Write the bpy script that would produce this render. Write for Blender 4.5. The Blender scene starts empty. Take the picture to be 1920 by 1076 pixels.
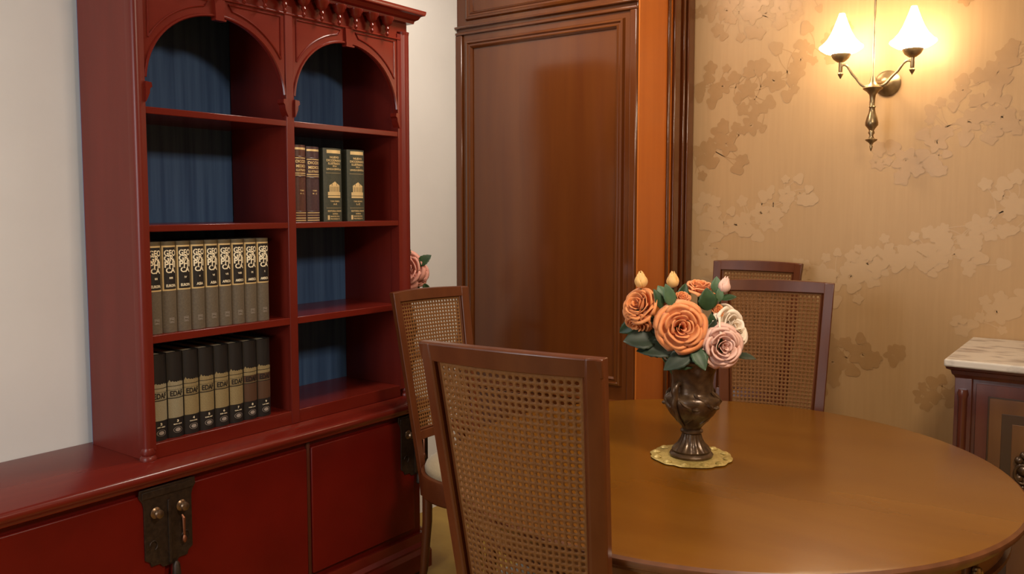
import bpy, bmesh, math, random
from mathutils import Vector, Matrix
PI = math.pi
random.seed(7)
sc = bpy.context.scene
COL = sc.collection

# ------------------------------------------------------------------ camera
cam_d = bpy.data.cameras.new('camera')
cam_d.sensor_width = 36.0
cam_d.lens = 1600.0 / 1920.0 * 36.0
cam_d.shift_y = -30.0 / 1920.0
cam_d.clip_start = 0.05
cam = bpy.data.objects.new('camera', cam_d)
COL.objects.link(cam)
cam.location = (0, 0, 1.42)
cam.rotation_euler = (PI / 2 - math.radians(4.289), 0, math.radians(36.33))
sc.camera = cam

# ------------------------------------------------------------------ light
sc.view_settings.view_transform = 'Standard'
sc.view_settings.look = 'None'
sc.view_settings.gamma = 1.0
sc.view_settings.use_curve_mapping = False
sc.view_settings.exposure = 0.75
w = bpy.data.worlds.new('world')
sc.world = w
w.use_nodes = True
w.node_tree.nodes['Background'].inputs[0].default_value = (1.0, 0.86, 0.70, 1)
w.node_tree.nodes['Background'].inputs[1].default_value = 0.05


def area(name, loc, target, size, energy, color, size_y=None):
    d = bpy.data.lights.new(name, 'AREA')
    d.shape = 'RECTANGLE'
    d.size = size
    d.size_y = size_y or size
    d.energy = energy
    d.color = color
    o = bpy.data.objects.new(name, d)
    o.location = loc
    o.rotation_euler = (Vector(target) - Vector(loc)).to_track_quat('-Z', 'Y').to_euler()
    COL.objects.link(o)
    return o


def point(name, loc, energy, color, r=0.03):
    d = bpy.data.lights.new(name, 'POINT')
    d.energy = energy
    d.color = color
    d.shadow_soft_size = r
    o = bpy.data.objects.new(name, d)
    o.location = loc
    COL.objects.link(o)
    return o


# ceiling lamp of the room (behind and above the viewer) and daylight from a window at the left behind the viewer
area('ceiling_lamp_light', (0.2, 1.35, 2.48), (-0.4, 1.35, 0), 0.45, 25, (1.0, 0.83, 0.64))
area('corner_fill_light', (-1.75, 2.45, 2.70), (-2.0, 2.7, 0), 0.35, 12, (1.0, 0.88, 0.74))  # added fill without a known lamp, brightens the white wall beside the door
area('window_daylight', (-1.5, -1.45, 1.7), (-2.4, 1.6, 1.5), 1.1, 26, (0.88, 0.94, 1.0), 1.3)

# ------------------------------------------------------------------ materials


def nodes(m):
    m.use_nodes = True
    return m.node_tree, m.node_tree.nodes['Principled BSDF']


def setin(b, name, v):
    if name in b.inputs:
        b.inputs[name].default_value = v


def mat(name, col, rough=0.5, metal=0.0, col2=None, scale=(8, 8, 8), nscale=1.0, bump=0.0, coat=0.0, detail=4.0,
        lo=0.35, hi=0.65, bscale=None, rvar=0.0, spec=0.5, sheen=0.0, coatr=0.1):
    m = bpy.data.materials.new(name)
    t, b = nodes(m)
    b.inputs['Base Color'].default_value = (*col, 1)
    b.inputs['Roughness'].default_value = rough
    b.inputs['Metallic'].default_value = metal
    setin(b, 'Specular IOR Level', spec)
    setin(b, 'Coat Weight', coat)
    setin(b, 'Coat Roughness', coatr)
    setin(b, 'Sheen Weight', sheen)
    if col2 or bump or rvar:
        tc = t.nodes.new('ShaderNodeTexCoord')
        mp = t.nodes.new('ShaderNodeMapping')
        mp.inputs['Scale'].default_value = scale
        t.links.new(tc.outputs['Object'], mp.inputs['Vector'])
        n = t.nodes.new('ShaderNodeTexNoise')
        n.inputs['Scale'].default_value = nscale
        n.inputs['Detail'].default_value = detail
        t.links.new(mp.outputs[0], n.inputs['Vector'])
        if col2:
            r = t.nodes.new('ShaderNodeValToRGB')
            r.color_ramp.elements[0].position = lo
            r.color_ramp.elements[1].position = hi
            r.color_ramp.elements[0].color = (*col, 1)
            r.color_ramp.elements[1].color = (*col2, 1)
            t.links.new(n.outputs['Fac'], r.inputs['Fac'])
            t.links.new(r.outputs['Color'], b.inputs['Base Color'])
        if rvar:
            mr = t.nodes.new('ShaderNodeMapRange')
            mr.inputs['To Min'].default_value = rough
            mr.inputs['To Max'].default_value = rough + rvar
            t.links.new(n.outputs['Fac'], mr.inputs['Value'])
            t.links.new(mr.outputs[0], b.inputs['Roughness'])
        if bump:
            n2 = n
            if bscale:
                n2 = t.nodes.new('ShaderNodeTexNoise')
                n2.inputs['Scale'].default_value = bscale
                n2.inputs['Detail'].default_value = 3
                t.links.new(tc.outputs['Object'], n2.inputs['Vector'])
            bp = t.nodes.new('ShaderNodeBump')
            bp.inputs['Strength'].default_value = bump
            bp.inputs['Distance'].default_value = 0.002
            t.links.new(n2.outputs['Fac'], bp.inputs['Height'])
            t.links.new(bp.outputs[0], b.inputs['Normal'])
    return m


def emat(name, col, strength, base=(0.9, 0.85, 0.75)):
    m = bpy.data.materials.new(name)
    t, b = nodes(m)
    b.inputs['Base Color'].default_value = (*base, 1)
    b.inputs['Emission Color'].default_value = (*col, 1)
    b.inputs['Emission Strength'].default_value = strength
    b.inputs['Roughness'].default_value = 0.3
    return m


M = {}
M['plaster'] = mat('white_wall_paint', (0.74, 0.73, 0.70), 0.85, col2=(0.78, 0.77, 0.74), scale=(1, 1, 1), nscale=3, bump=0.08, bscale=60)
M['ceiling'] = mat('ceiling_paint', (0.75, 0.72, 0.66), 0.9, bump=0.05, bscale=50)
M['floor'] = mat('ochre_floor', (0.34, 0.20, 0.035), 0.45, col2=(0.42, 0.26, 0.05), scale=(2, 2, 2), nscale=3)
M['red'] = mat('red_cherry_varnish', (0.118, 0.011, 0.006), 0.34, col2=(0.138, 0.014, 0.008), scale=(6, 6, 0.8), nscale=2.5, coat=0.05, coatr=0.25, spec=0.3, bump=0.03)
M['reddoor'] = mat('red_lacquer_door', (0.105, 0.0035, 0.0015), 0.40, col2=(0.125, 0.0045, 0.002), scale=(2, 2, 2), nscale=3, coat=0.03, coatr=0.3, spec=0.25, bump=0.03, bscale=25)
M['redh'] = mat('red_cherry_varnish_level', (0.115, 0.009, 0.005), 0.24, col2=(0.135, 0.012, 0.006), scale=(6, 0.8, 6), nscale=2.5, coat=0.08, coatr=0.14, spec=0.35, bump=0.03)
M['blue'] = mat('blue_painted_board', (0.030, 0.078, 0.20), 0.7, col2=(0.065, 0.14, 0.30), scale=(2, 30, 1.2), nscale=1.4, detail=6, bump=0.05)
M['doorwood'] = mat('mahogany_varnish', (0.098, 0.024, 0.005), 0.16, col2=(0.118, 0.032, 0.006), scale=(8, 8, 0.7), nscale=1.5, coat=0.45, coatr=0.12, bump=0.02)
M['jamb'] = mat('sconce_lit_mahogany', (0.50, 0.13, 0.018), 0.28, col2=(0.56, 0.155, 0.022), scale=(14, 14, 0.9), nscale=1.0, coat=0.1, coatr=0.12, spec=0.35)  # door wood with the sconce's orange light put into its colour
M['chairwood'] = mat('walnut_chair_wood', (0.085, 0.021, 0.006), 0.32, col2=(0.105, 0.028, 0.008), scale=(10, 10, 2), nscale=3, coat=0.08, coatr=0.2, spec=0.35, bump=0.03)
M['cane'] = mat('woven_cane', (0.150, 0.058, 0.014), 0.65, col2=(0.19, 0.080, 0.021), scale=(60, 60, 60), nscale=3, bump=0.3, bscale=500, spec=0.25)
M['seat'] = mat('beige_seat_fabric', (0.28, 0.21, 0.12), 0.85, col2=(0.32, 0.245, 0.14), scale=(40, 40, 40), nscale=4, bump=0.15, sheen=0.2)
M['table'] = mat('honey_table_varnish', (0.130, 0.045, 0.003), 0.24, col2=(0.152, 0.056, 0.004), scale=(1.2, 5, 5), nscale=1.6, coat=0.05, coatr=0.18, spec=0.35, detail=5)
M['tableedge'] = mat('table_edge_wood', (0.10, 0.036, 0.014), 0.3, col2=(0.14, 0.05, 0.02), scale=(8, 8, 8), nscale=3, coat=0.3)
M['apron'] = mat('table_apron_veneer', (0.22, 0.10, 0.03), 0.35, col2=(0.27, 0.12, 0.035), scale=(8, 8, 2), nscale=3, coat=0.3)
M['cabwood'] = mat('dark_rosewood', (0.070, 0.016, 0.010), 0.28, col2=(0.095, 0.022, 0.012), scale=(10, 10, 1), nscale=3, coat=0.4)
M['cabpanel'] = mat('cabinet_panel_veneer', (0.095, 0.036, 0.010), 0.3, col2=(0.13, 0.052, 0.014), scale=(6, 6, 1), nscale=2.5, coat=0.4)
M['cabband'] = mat('cabinet_inlay_band', (0.040, 0.018, 0.008), 0.3, coat=0.4)
M['iron'] = mat('blackened_iron', (0.022, 0.011, 0.006), 0.5, 0.4, col2=(0.040, 0.022, 0.012), scale=(40, 40, 40), nscale=2, bump=0.5)
M['knob'] = mat('aged_brass_knob', (0.20, 0.13, 0.08), 0.30, 0.9)
M['copperpin'] = mat('copper_pull', (0.24, 0.09, 0.045), 0.4, 0.9)
M['brass'] = mat('aged_brass', (0.27, 0.19, 0.095), 0.32, 0.85, col2=(0.40, 0.29, 0.15), scale=(20, 20, 20), nscale=2)
M['bronze'] = mat('bronze_urn', (0.052, 0.027, 0.013), 0.34, 0.45, col2=(0.105, 0.060, 0.028), scale=(26, 26, 26), nscale=2, bump=0.9, coat=0.2)
M['doily'] = mat('antique_gold_mat', (0.34, 0.24, 0.06), 0.45, 0.35, col2=(0.48, 0.36, 0.12), scale=(80, 80, 80), nscale=2, bump=0.6)
M['leaf'] = mat('rose_leaf', (0.016, 0.045, 0.014), 0.5, col2=(0.032, 0.075, 0.024), scale=(20, 20, 20), nscale=2, bump=0.1)
M['leaf2'] = mat('rose_leaf_pale', (0.055, 0.11, 0.05), 0.5, col2=(0.08, 0.15, 0.07), scale=(20, 20, 20), nscale=2)
M['leafdark'] = mat('rose_leaf_dark', (0.010, 0.022, 0.010), 0.55, col2=(0.016, 0.032, 0.014), scale=(20, 20, 20), nscale=2)
M['stemg'] = mat('green_stem', (0.04, 0.09, 0.03), 0.5)


def petal(name, a, b):
    return mat(name, a, 0.6, col2=b, scale=(30, 30, 30), nscale=1.4, sheen=0.15, lo=0.3, hi=0.7)


M['orange'] = petal('orange_petal', (0.80, 0.26, 0.075), (0.84, 0.34, 0.13))
M['orange2'] = petal('deep_orange_petal', (0.74, 0.24, 0.065), (0.80, 0.31, 0.10))
M['yellow'] = petal('yellow_bud_petal', (0.82, 0.44, 0.12), (0.84, 0.50, 0.18))
M['pink'] = petal('pale_pink_petal', (0.80, 0.46, 0.36), (0.84, 0.54, 0.44))
M['cream'] = petal('cream_petal', (0.88, 0.72, 0.56), (0.90, 0.78, 0.62))
M['dusty'] = petal('dusty_rose_petal', (0.66, 0.26, 0.19), (0.74, 0.36, 0.28))
M['marble'] = mat('veined_marble', (0.56, 0.50, 0.42), 0.35, col2=(0.27, 0.22, 0.19), scale=(5, 11, 8), nscale=2.2, detail=10, lo=0.50, hi=0.68, coat=0.2)
M['shade'] = emat('lit_glass_shade', (1.0, 0.80, 0.56), 19.0)
M['wp'] = mat('gold_wallpaper', (0.43, 0.250, 0.100), 0.45, 0.12, col2=(0.45, 0.265, 0.108), scale=(40, 40, 2), nscale=2, bump=0.01)
M['wpleaf'] = mat('wallpaper_satin_flowers', (0.365, 0.198, 0.070), 0.36, 0.18, col2=(0.385, 0.212, 0.078), scale=(10, 10, 10), nscale=2)
M['wpleaf2'] = mat('wallpaper_sheen_flowers', (0.475, 0.292, 0.132), 0.42, 0.12)  # same flower print, satin sheen at mid height put into a paler colour
# books
M['taupe'] = mat('taupe_cloth', (0.10, 0.078, 0.052), 0.55, col2=(0.125, 0.098, 0.066), scale=(60, 60, 60), nscale=3)
M['olive'] = mat('olive_cap', (0.10, 0.075, 0.035), 0.5)
M['black'] = mat('black_cloth', (0.010, 0.009, 0.009), 0.45)
M['gold'] = mat('gold_foil', (0.78, 0.60, 0.30), 0.38, 0.45)
M['cgold'] = mat('pale_gold_foil', (0.88, 0.78, 0.55), 0.42, 0.1)
M['dullgold'] = mat('dull_gold_label', (0.26, 0.20, 0.095), 0.45, 0.3, col2=(0.33, 0.26, 0.13), scale=(120, 120, 120), nscale=3)
M['silvergold'] = mat('silvery_gold_label', (0.30, 0.27, 0.17), 0.45, 0.3, col2=(0.37, 0.33, 0.22), scale=(120, 120, 120), nscale=3)
M['dimlabel'] = mat('shaded_gold_label', (0.075, 0.035, 0.018), 0.5)  # gold label on the less lit volumes, shade put into the colour
M['page'] = mat('book_pages', (0.55, 0.47, 0.33), 0.8)
M['greyish'] = mat('grey_print', (0.30, 0.26, 0.22), 0.5)
M['leather'] = mat('brown_leather', (0.070, 0.026, 0.018), 0.38, col2=(0.10, 0.036, 0.026), scale=(60, 60, 60), nscale=2, bump=0.1)
M['leather2'] = mat('plum_brown_leather', (0.048, 0.024, 0.028), 0.38, col2=(0.07, 0.034, 0.038), scale=(60, 60, 60), nscale=2, bump=0.1)
M['green'] = mat('dark_green_leather', (0.040, 0.044, 0.030), 0.42, col2=(0.055, 0.058, 0.040), scale=(60, 60, 60), nscale=2, bump=0.1)

# ------------------------------------------------------------------ mesh builder


class MB:
    def __init__(s):
        s.v = []
        s.f = []
        s.mi = []
        s.mats = []
        s.cur = 0

    def use(s, m):
        if m not in s.mats:
            s.mats.append(m)
        s.cur = s.mats.index(m)
        return s

    def add(s, vs, fs):
        o = len(s.v)
        s.v += [tuple(p) for p in vs]
        for f in fs:
            s.f.append([i + o for i in f])
            s.mi.append(s.cur)
        return s

    def box(s, x0, x1, y0, y1, z0, z1):
        vs = [(x, y, z) for x in (x0, x1) for y in (y0, y1) for z in (z0, z1)]
        return s.add(vs, [(0, 1, 3, 2), (4, 6, 7, 5), (0, 4, 5, 1), (2, 3, 7, 6), (0, 2, 6, 4), (1, 5, 7, 3)])

    def prism(s, poly, fn, h0, h1):
        """poly: 2D outline; fn(a,b,h) -> 3D"""
        n = len(poly)
        vs = [fn(a, b, h0) for a, b in poly] + [fn(a, b, h1) for a, b in poly]
        fs = [list(range(n))[::-1], list(range(n, 2 * n))]
        fs += [(i, (i + 1) % n, n + (i + 1) % n, n + i) for i in range(n)]
        return s.add(vs, fs)

    def lathe(s, prof, c=(0, 0, 0), seg=32, mod=None, cap=True, axis='z'):
        vs = []
        for (r, z) in prof:
            for i in range(seg):
                a = 2 * PI * i / seg
                rr = r * (mod(a, z) if mod else 1)
                p = (rr * math.cos(a), rr * math.sin(a), z)
                if axis == 'y':
                    p = (p[0], p[2], p[1])
                if axis == 'x':
                    p = (p[2], p[0], p[1])
                vs.append((c[0] + p[0], c[1] + p[1], c[2] + p[2]))
        fs = []
        n = len(prof)
        for j in range(n - 1):
            for i in range(seg):
                k = (i + 1) % seg
                fs.append((j * seg + i, j * seg + k, (j + 1) * seg + k, (j + 1) * seg + i))
        if cap:
            if prof[0][0] > 1e-5:
                fs.append(tuple(range(seg))[::-1])
            if prof[-1][0] > 1e-5:
                fs.append(tuple((n - 1) * seg + i for i in range(seg)))
        return s.add(vs, fs)

    def tube(s, path, rad, seg=10, cap=True):
        P = [Vector(p) for p in path]
        n = len(P)
        if not hasattr(rad, '__len__'):
            rad = [rad] * n
        vs = []
        up = Vector((0, 0, 1))
        prev = None
        for i in range(n):
            t = (P[min(i + 1, n - 1)] - P[max(i - 1, 0)]).normalized()
            if prev is None:
                ref = up if abs(t.z) < 0.95 else Vector((1, 0, 0))
                a = t.cross(ref).normalized()
            else:
                a = (prev - t * prev.dot(t)).normalized()
            prev = a
            b = t.cross(a)
            for k in range(seg):
                q = 2 * PI * k / seg
                vs.append(P[i] + (a * math.cos(q) + b * math.sin(q)) * rad[i])
        fs = []
        for i in range(n - 1):
            for k in range(seg):
                l = (k + 1) % seg
                fs.append((i * seg + k, i * seg + l, (i + 1) * seg + l, (i + 1) * seg + k))
        if cap:
            fs.append(tuple(range(seg))[::-1])
            fs.append(tuple((n - 1) * seg + k for k in range(seg)))
        return s.add(vs, fs)

    def sweep(s, secs, closed=False):
        """secs: list of rings (each a list of 3D points, same count)"""
        m = len(secs[0])
        vs = [p for r in secs for p in r]
        fs = []
        n = len(secs)
        for i in range(n if closed else n - 1):
            j = (i + 1) % n
            for k in range(m):
                l = (k + 1) % m
                fs.append((i * m + k, i * m + l, j * m + l, j * m + k))
        if not closed:
            fs.append(tuple(range(m))[::-1])
            fs.append(tuple((n - 1) * m + k for k in range(m)))
        return s.add(vs, fs)

    def grid(s, fn, nu, nv):
        vs = [fn(i / nu, j / nv) for j in range(nv + 1) for i in range(nu + 1)]
        fs = [(j * (nu + 1) + i, j * (nu + 1) + i + 1, (j + 1) * (nu + 1) + i + 1, (j + 1) * (nu + 1) + i)
              for j in range(nv) for i in range(nu)]
        return s.add(vs, fs)

    def build(s, name, m=None, parent=None, smooth=40, bevel=0, bseg=2, solid=0, sub=0, fix=True):
        me = bpy.data.meshes.new(name)
        me.from_pydata([tuple(p) for p in s.v], [], s.f)
        ms = s.mats if s.mats else [m]
        for q in ms:
            me.materials.append(M[q] if isinstance(q, str) else q)
        for p, k in zip(me.polygons, s.mi):
            p.material_index = k if s.mats else 0
        if fix:
            bm = bmesh.new()
            bm.from_mesh(me)
            bmesh.ops.recalc_face_normals(bm, faces=bm.faces)
            bm.to_mesh(me)
            bm.free()
        if smooth:
            me.shade_smooth()
            me.set_sharp_from_angle(angle=math.radians(smooth))
        o = bpy.data.objects.new(name, me)
        COL.objects.link(o)
        if parent:
            o.parent = parent
        if bevel:
            b = o.modifiers.new('bevel', 'BEVEL')
            b.width = bevel
            b.segments = bseg
            b.limit_method = 'ANGLE'
            b.angle_limit = math.radians(50)
        if solid:
            b = o.modifiers.new('solid', 'SOLIDIFY')
            b.thickness = solid
            b.offset = 0
        if sub:
            b = o.modifiers.new('sub', 'SUBSURF')
            b.levels = sub
            b.render_levels = sub
        return o


def tag(o, label=None, cat=None, group=None, kind=None):
    if label:
        o['label'] = label
    if cat:
        o['category'] = cat
    if group:
        o['group'] = group
    if kind:
        o['kind'] = kind
    return o


def empty(name, loc=(0, 0, 0), rz=0.0, **k):
    o = bpy.data.objects.new(name, None)
    o.empty_display_size = 0.1
    o.location = loc
    o.rotation_euler = (0, 0, rz)
    COL.objects.link(o)
    tag(o, **k)
    return o


def copy_tree(o, parent=None):
    c = o.copy()
    COL.objects.link(c)
    if parent:
        c.parent = parent
    for ch in list(o.children):
        copy_tree(ch, c)
    return c


def bx(*a):
    return MB().box(*a)


# text as mesh polygons appended into an MB.  fn(a,b) -> 3D with a to the right, b up; centred at (0,0)
_tc = {}


def text_polys(s):
    if s in _tc:
        return _tc[s]
    cu = bpy.data.curves.new('t', 'FONT')
    cu.body = s
    cu.resolution_u = 3
    cu.offset = 0.030
    cu.fill_mode = 'FRONT'
    ob = bpy.data.objects.new('t', cu)
    COL.objects.link(ob)
    dg = bpy.context.evaluated_depsgraph_get()
    me = bpy.data.meshes.new_from_object(ob.evaluated_get(dg))
    vs = [(v.co.x, v.co.y) for v in me.vertices]
    fs = [tuple(p.vertices) for p in me.polygons]
    bpy.data.objects.remove(ob)
    bpy.data.curves.remove(cu)
    bpy.data.meshes.remove(me)
    x0 = min(v[0] for v in vs)
    x1 = max(v[0] for v in vs)
    y0 = min(v[1] for v in vs)
    y1 = max(v[1] for v in vs)
    vs = [((v[0] - x0) / (x1 - x0) - 0.5, (v[1] - y0) / (y1 - y0) - 0.5) for v in vs]
    _tc[s] = (vs, fs)
    return _tc[s]


def put_text(mb, s, fn, cx, cy, wd, ht):
    vs, fs = text_polys(s)
    mb.add([fn(cx + a * wd, cy + b * ht) for a, b in vs], fs)


# ------------------------------------------------------------------ room shell
XW = -2.64      # left wall plane
YD = 3.15       # panelled door plane
YW = 3.62       # papered wall plane
XE = 1.7
YB = -1.6
ZC = 2.75
bx(XW - 0.1, XE + 0.1, YB - 0.1, YW + 0.1, -0.1, 0).build('floor', 'floor', smooth=0)['kind'] = 'structure'
bx(XW - 0.1, XE + 0.1, YB - 0.1, YW + 0.1, ZC, ZC + 0.1).build('ceiling', 'ceiling', smooth=0)['kind'] = 'structure'
bx(XW - 0.1, XW, YB, YW, 0, ZC).build('wall_left', 'plaster', smooth=0)['kind'] = 'structure'
bx(XE, XE + 0.1, YB, YW, 0, ZC).build('wall_right', 'wp', smooth=0)['kind'] = 'structure'
bx(XW, XE, YB - 0.1, YB, 0, ZC).build('wall_behind', 'plaster', smooth=0)['kind'] = 'structure'

# papered wall with its printed flower garlands (thin flat print on the wall face)
wb = MB()
wb.use('wp').box(-1.70, XE, YW, YW + 0.1, 0, ZC)
lay = [0]


def wpoly(pts):
    lay[0] = (lay[0] + 1) % 40
    y = YW - 0.0006 - lay[0] * 0.00003
    pts = [p for p in pts]
    if min(p[0] for p in pts) < -1.655 or max(p[0] for p in pts) > XE or max(p[1] for p in pts) > ZC or min(p[1] for p in pts) < 0.05:
        return
    n = len(pts)
    cx = sum(p[0] for p in pts) / n
    cz = sum(p[1] for p in pts) / n
    wb.add([(cx, y, cz)] + [(p[0], y, p[1]) for p in pts], [(0, 1 + i, 1 + (i + 1) % n) for i in range(n)])


def w_leaf(cx, cz, L, ang, lob=3):
    pts = []
    N = 22
    for i in range(N):
        a = 2 * PI * i / N
        r = 0.5 + 0.26 * abs(math.cos(a * lob / 2.0)) ** 1.5 + 0.12 * math.cos(a)
        pts.append((cx + L * r * math.cos(a + ang), cz + L * r * math.sin(a + ang)))
    wpoly(pts)


def w_flower(cx, cz, R, ang):
    for k in range(5):
        a = ang + k * 2 * PI / 5
        px, pz = cx + 0.55 * R * math.cos(a), cz + 0.55 * R * math.sin(a)
        pts = []
        for i in range(14):
            q = 2 * PI * i / 14
            rr = 0.42 * R * (1 + 0.10 * math.cos(3 * q))
            u, v = rr * 1.05 * math.cos(q), rr * 0.86 * math.sin(q)
            pts.append((px + u * math.cos(a) - v * math.sin(a), pz + u * math.sin(a) + v * math.cos(a)))
        wpoly(pts)


def w_stem(p0, p1, bend, wdt=0.003):
    (x0, z0), (x1, z1) = p0, p1
    dx, dz = x1 - x0, z1 - z0
    L = math.hypot(dx, dz)
    nx, nz = -dz / L, dx / L
    N = 8
    c = []
    for i in range(N + 1):
        t = i / N
        o = bend * math.sin(PI * t)
        c.append((x0 + dx * t + nx * o, z0 + dz * t + nz * o))
    y = YW - 0.0005
    if L < 0.012:
        return
    vs = []
    for (a, b) in c:
        if a < -1.655 or b > ZC - .01:
            return
        vs += [(a - nx * wdt, y, b - nz * wdt), (a + nx * wdt, y, b + nz * wdt)]
    wb.add(vs, [(2 * i, 2 * i + 2, 2 * i + 3, 2 * i + 1) for i in range(N)])


rw = random.Random(3)


def garland(x0, z0, L, rise, n, big):
    for i in range(n):
        t = i / (n - 1)
        x = x0 + L * t
        z = z0 + rise * t + 0.045 * math.sin(t * 7 + x0 * 3)
        dens = math.sin(PI * min(1, max(0, t))) ** 0.6
        if i % 2 == 0:
            w_flower(x, z, big * rw.uniform(0.8, 1.15) * (0.6 + 0.4 * dens), rw.uniform(0, 6))
        for k in range(int(2 + 4 * dens)):
            a = rw.uniform(0, 2 * PI)
            d = rw.uniform(0.03, 0.105) * (0.5 + dens * 0.6)
            lx, lz = x + d * math.cos(a) * 1.2, z + d * math.sin(a)
            w_stem((x, z), (lx, lz), rw.uniform(-0.015, 0.015), 0.0018)
            w_leaf(lx, lz, rw.uniform(0.024, 0.046), a, rw.choice((3, 5)))


wb.use('wpleaf')
for gx in range(-3, 5):
    garland(-1.62 + gx * 1.06, 1.90, 0.62, 0.17, 12, 0.050)
    garland(-0.86 + gx * 1.06, 1.62, 0.60, 0.14, 12, 0.054)
    garland(-1.72 + gx * 1.06, 0.72, 0.95, 0.07, 17, 0.075)
    garland(-1.62 + gx * 1.06, 2.24, 0.66, 0.10, 12, 0.050)
wb.use('wpleaf2')
for gx in range(-3, 5):
    garland(-1.66 + gx * 1.06, 1.34, 0.50, 0.10, 10, 0.050)
    garland(-1.16 + gx * 1.06, 1.16, 0.70, 0.06, 14, 0.055)
    garland(-1.60 + gx * 1.06, 1.02, 0.55, 0.05, 10, 0.055)
wb.build('wall_back', smooth=0, fix=False)['kind'] = 'structure'

# ------------------------------------------------------------------ panelled door unit
XD0, XD1 = XW, -1.68
d1 = empty('door_1', (0, 0, 0), kind='structure')
bx(XD0, XD1, YD, YW, 0, ZC).build('door_body', 'doorwood', d1, bevel=0.003)


def frame_mold(mb, x0, x1, z0, z1, y, wds, dep):
    """rectangular picture-frame moulding of width wds protruding dep"""
    prof = [(0, 0), (0.15, 0.8), (0.35, 1.0), (0.5, 0.55), (0.65, 0.55), (0.8, 0.9), (1, 0.3), (1, 0)]
    secs = []
    for (cx, cz, sx, sz) in ((x0, z0, 1, 1), (x1, z0, -1, 1), (x1, z1, -1, -1), (x0, z1, 1, -1)):
        secs.append([(cx + sx * a * wds, y - b * dep, cz + sz * a * wds) for a, b in prof])
    mb.sweep(secs, closed=True)


mb = MB()
frame_mold(mb, -2.580, -1.738, 0.06 + 0.6, 2.195, YD, 0.040, 0.018)
frame_mold(mb, -2.580, -1.738, 2.285, 2.70, YD, 0.040, 0.018)
frame_mold(mb, -2.580, -1.738, 0.12, 0.60, YD, 0.040, 0.018)
mb.build('panel_moulding', 'doorwood', d1, smooth=30)
mb = MB()
mb.box(XD0, XD1, YD - 0.014, YD, 2.222, 2.236)
mb.box(XD0, XD1, YD - 0.020, YD, 2.252, 2.262)
mb.box(XD0, -2.602, YD - 0.012, YD, 0.0, 2.222)
mb.box(-1.712, XD1, YD - 0.012, YD, 0.0, 2.222)
mb.build('door_frame', 'doorwood', d1, bevel=0.004)
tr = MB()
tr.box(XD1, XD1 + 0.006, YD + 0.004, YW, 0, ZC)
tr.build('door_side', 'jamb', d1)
t1 = MB()
for (y0, y1, x1) in ((3.405, 3.425, -1.664), (3.455, 3.51, -1.660), (3.53, 3.545, -1.652), (3.56, YW, -1.645)):
    t1.box(XD1 + 0.006, x1, y0, y1, 0, ZC)
t1.build('trim_1', 'doorwood', bevel=0.004)['kind'] = 'structure'

# ------------------------------------------------------------------ low cabinet run (base unit)
base = empty('base_cabinet', (-2.36, 1.0, 0),
             label='long low red lacquered cabinet along the white wall carrying the bookcase', cat='cabinet')


def P(o, par):
    """keep world coordinates for a mesh built in world space under a placed empty"""
    o.parent = par
    o.matrix_parent_inverse = Matrix.Translation(Vector(par.location)).inverted()
    return o


YL = -0.9
YR = 2.425
ZW = 0.680      # worktop surface
P(bx(XW + 0.004, -2.228, YL, YR - 0.004, 0.05, 0.632).build('body', 'reddoor', bevel=0.002), base)
m = MB()
prof = [(XW + 0.004, 0.632), (-2.216, 0.632), (-2.210, 0.638), (-2.200, 0.640), (-2.198, 0.648), (-2.188, 0.655),
        (-2.184, 0.665), (-2.188, 0.675), (-2.198, ZW), (XW + 0.004, ZW)]
m.prism(prof, lambda a, b, h: (a, h, b), YL, YR + 0.012)
P(m.build('worktop', 'redh', smooth=50), base)
m = MB()
m.prism([(XW + 0.004, 0.022), (-2.176, 0.022), (-2.176, 0.086), (-2.19, 0.100), (-2.19, 0.108), (-2.208, 0.118), (-2.212, 0.150),
         (XW + 0.004, 0.150)], lambda a, b, h: (a, h, b), YL, YR + 0.004)
P(m.build("plinth", "redh", smooth=15), base)
P(bx(XW + 0.004, -2.21, YL + 0.02, YR - 0.03, 0, 0.022).build('toe_kick', 'black'), base)
seams = [0.29, 0.815, 1.340, 1.861, 2.385]
for a, b in zip(seams[:-1], seams[1:]):
    dm = MB()
    g = 0.010
    dm.use('reddoor').box(-2.230, -2.213, a + g, b - g, 0.176, 0.614)
    P(dm.build('door', bevel=0.004, bseg=2), base)
for y in (0.815, 1.861):
    P(bx(-2.230, -2.219, y - 0.0065, y + 0.0065, 0.155, 0.63).build('door_gap_strip', 'cabwood'), base)


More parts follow.
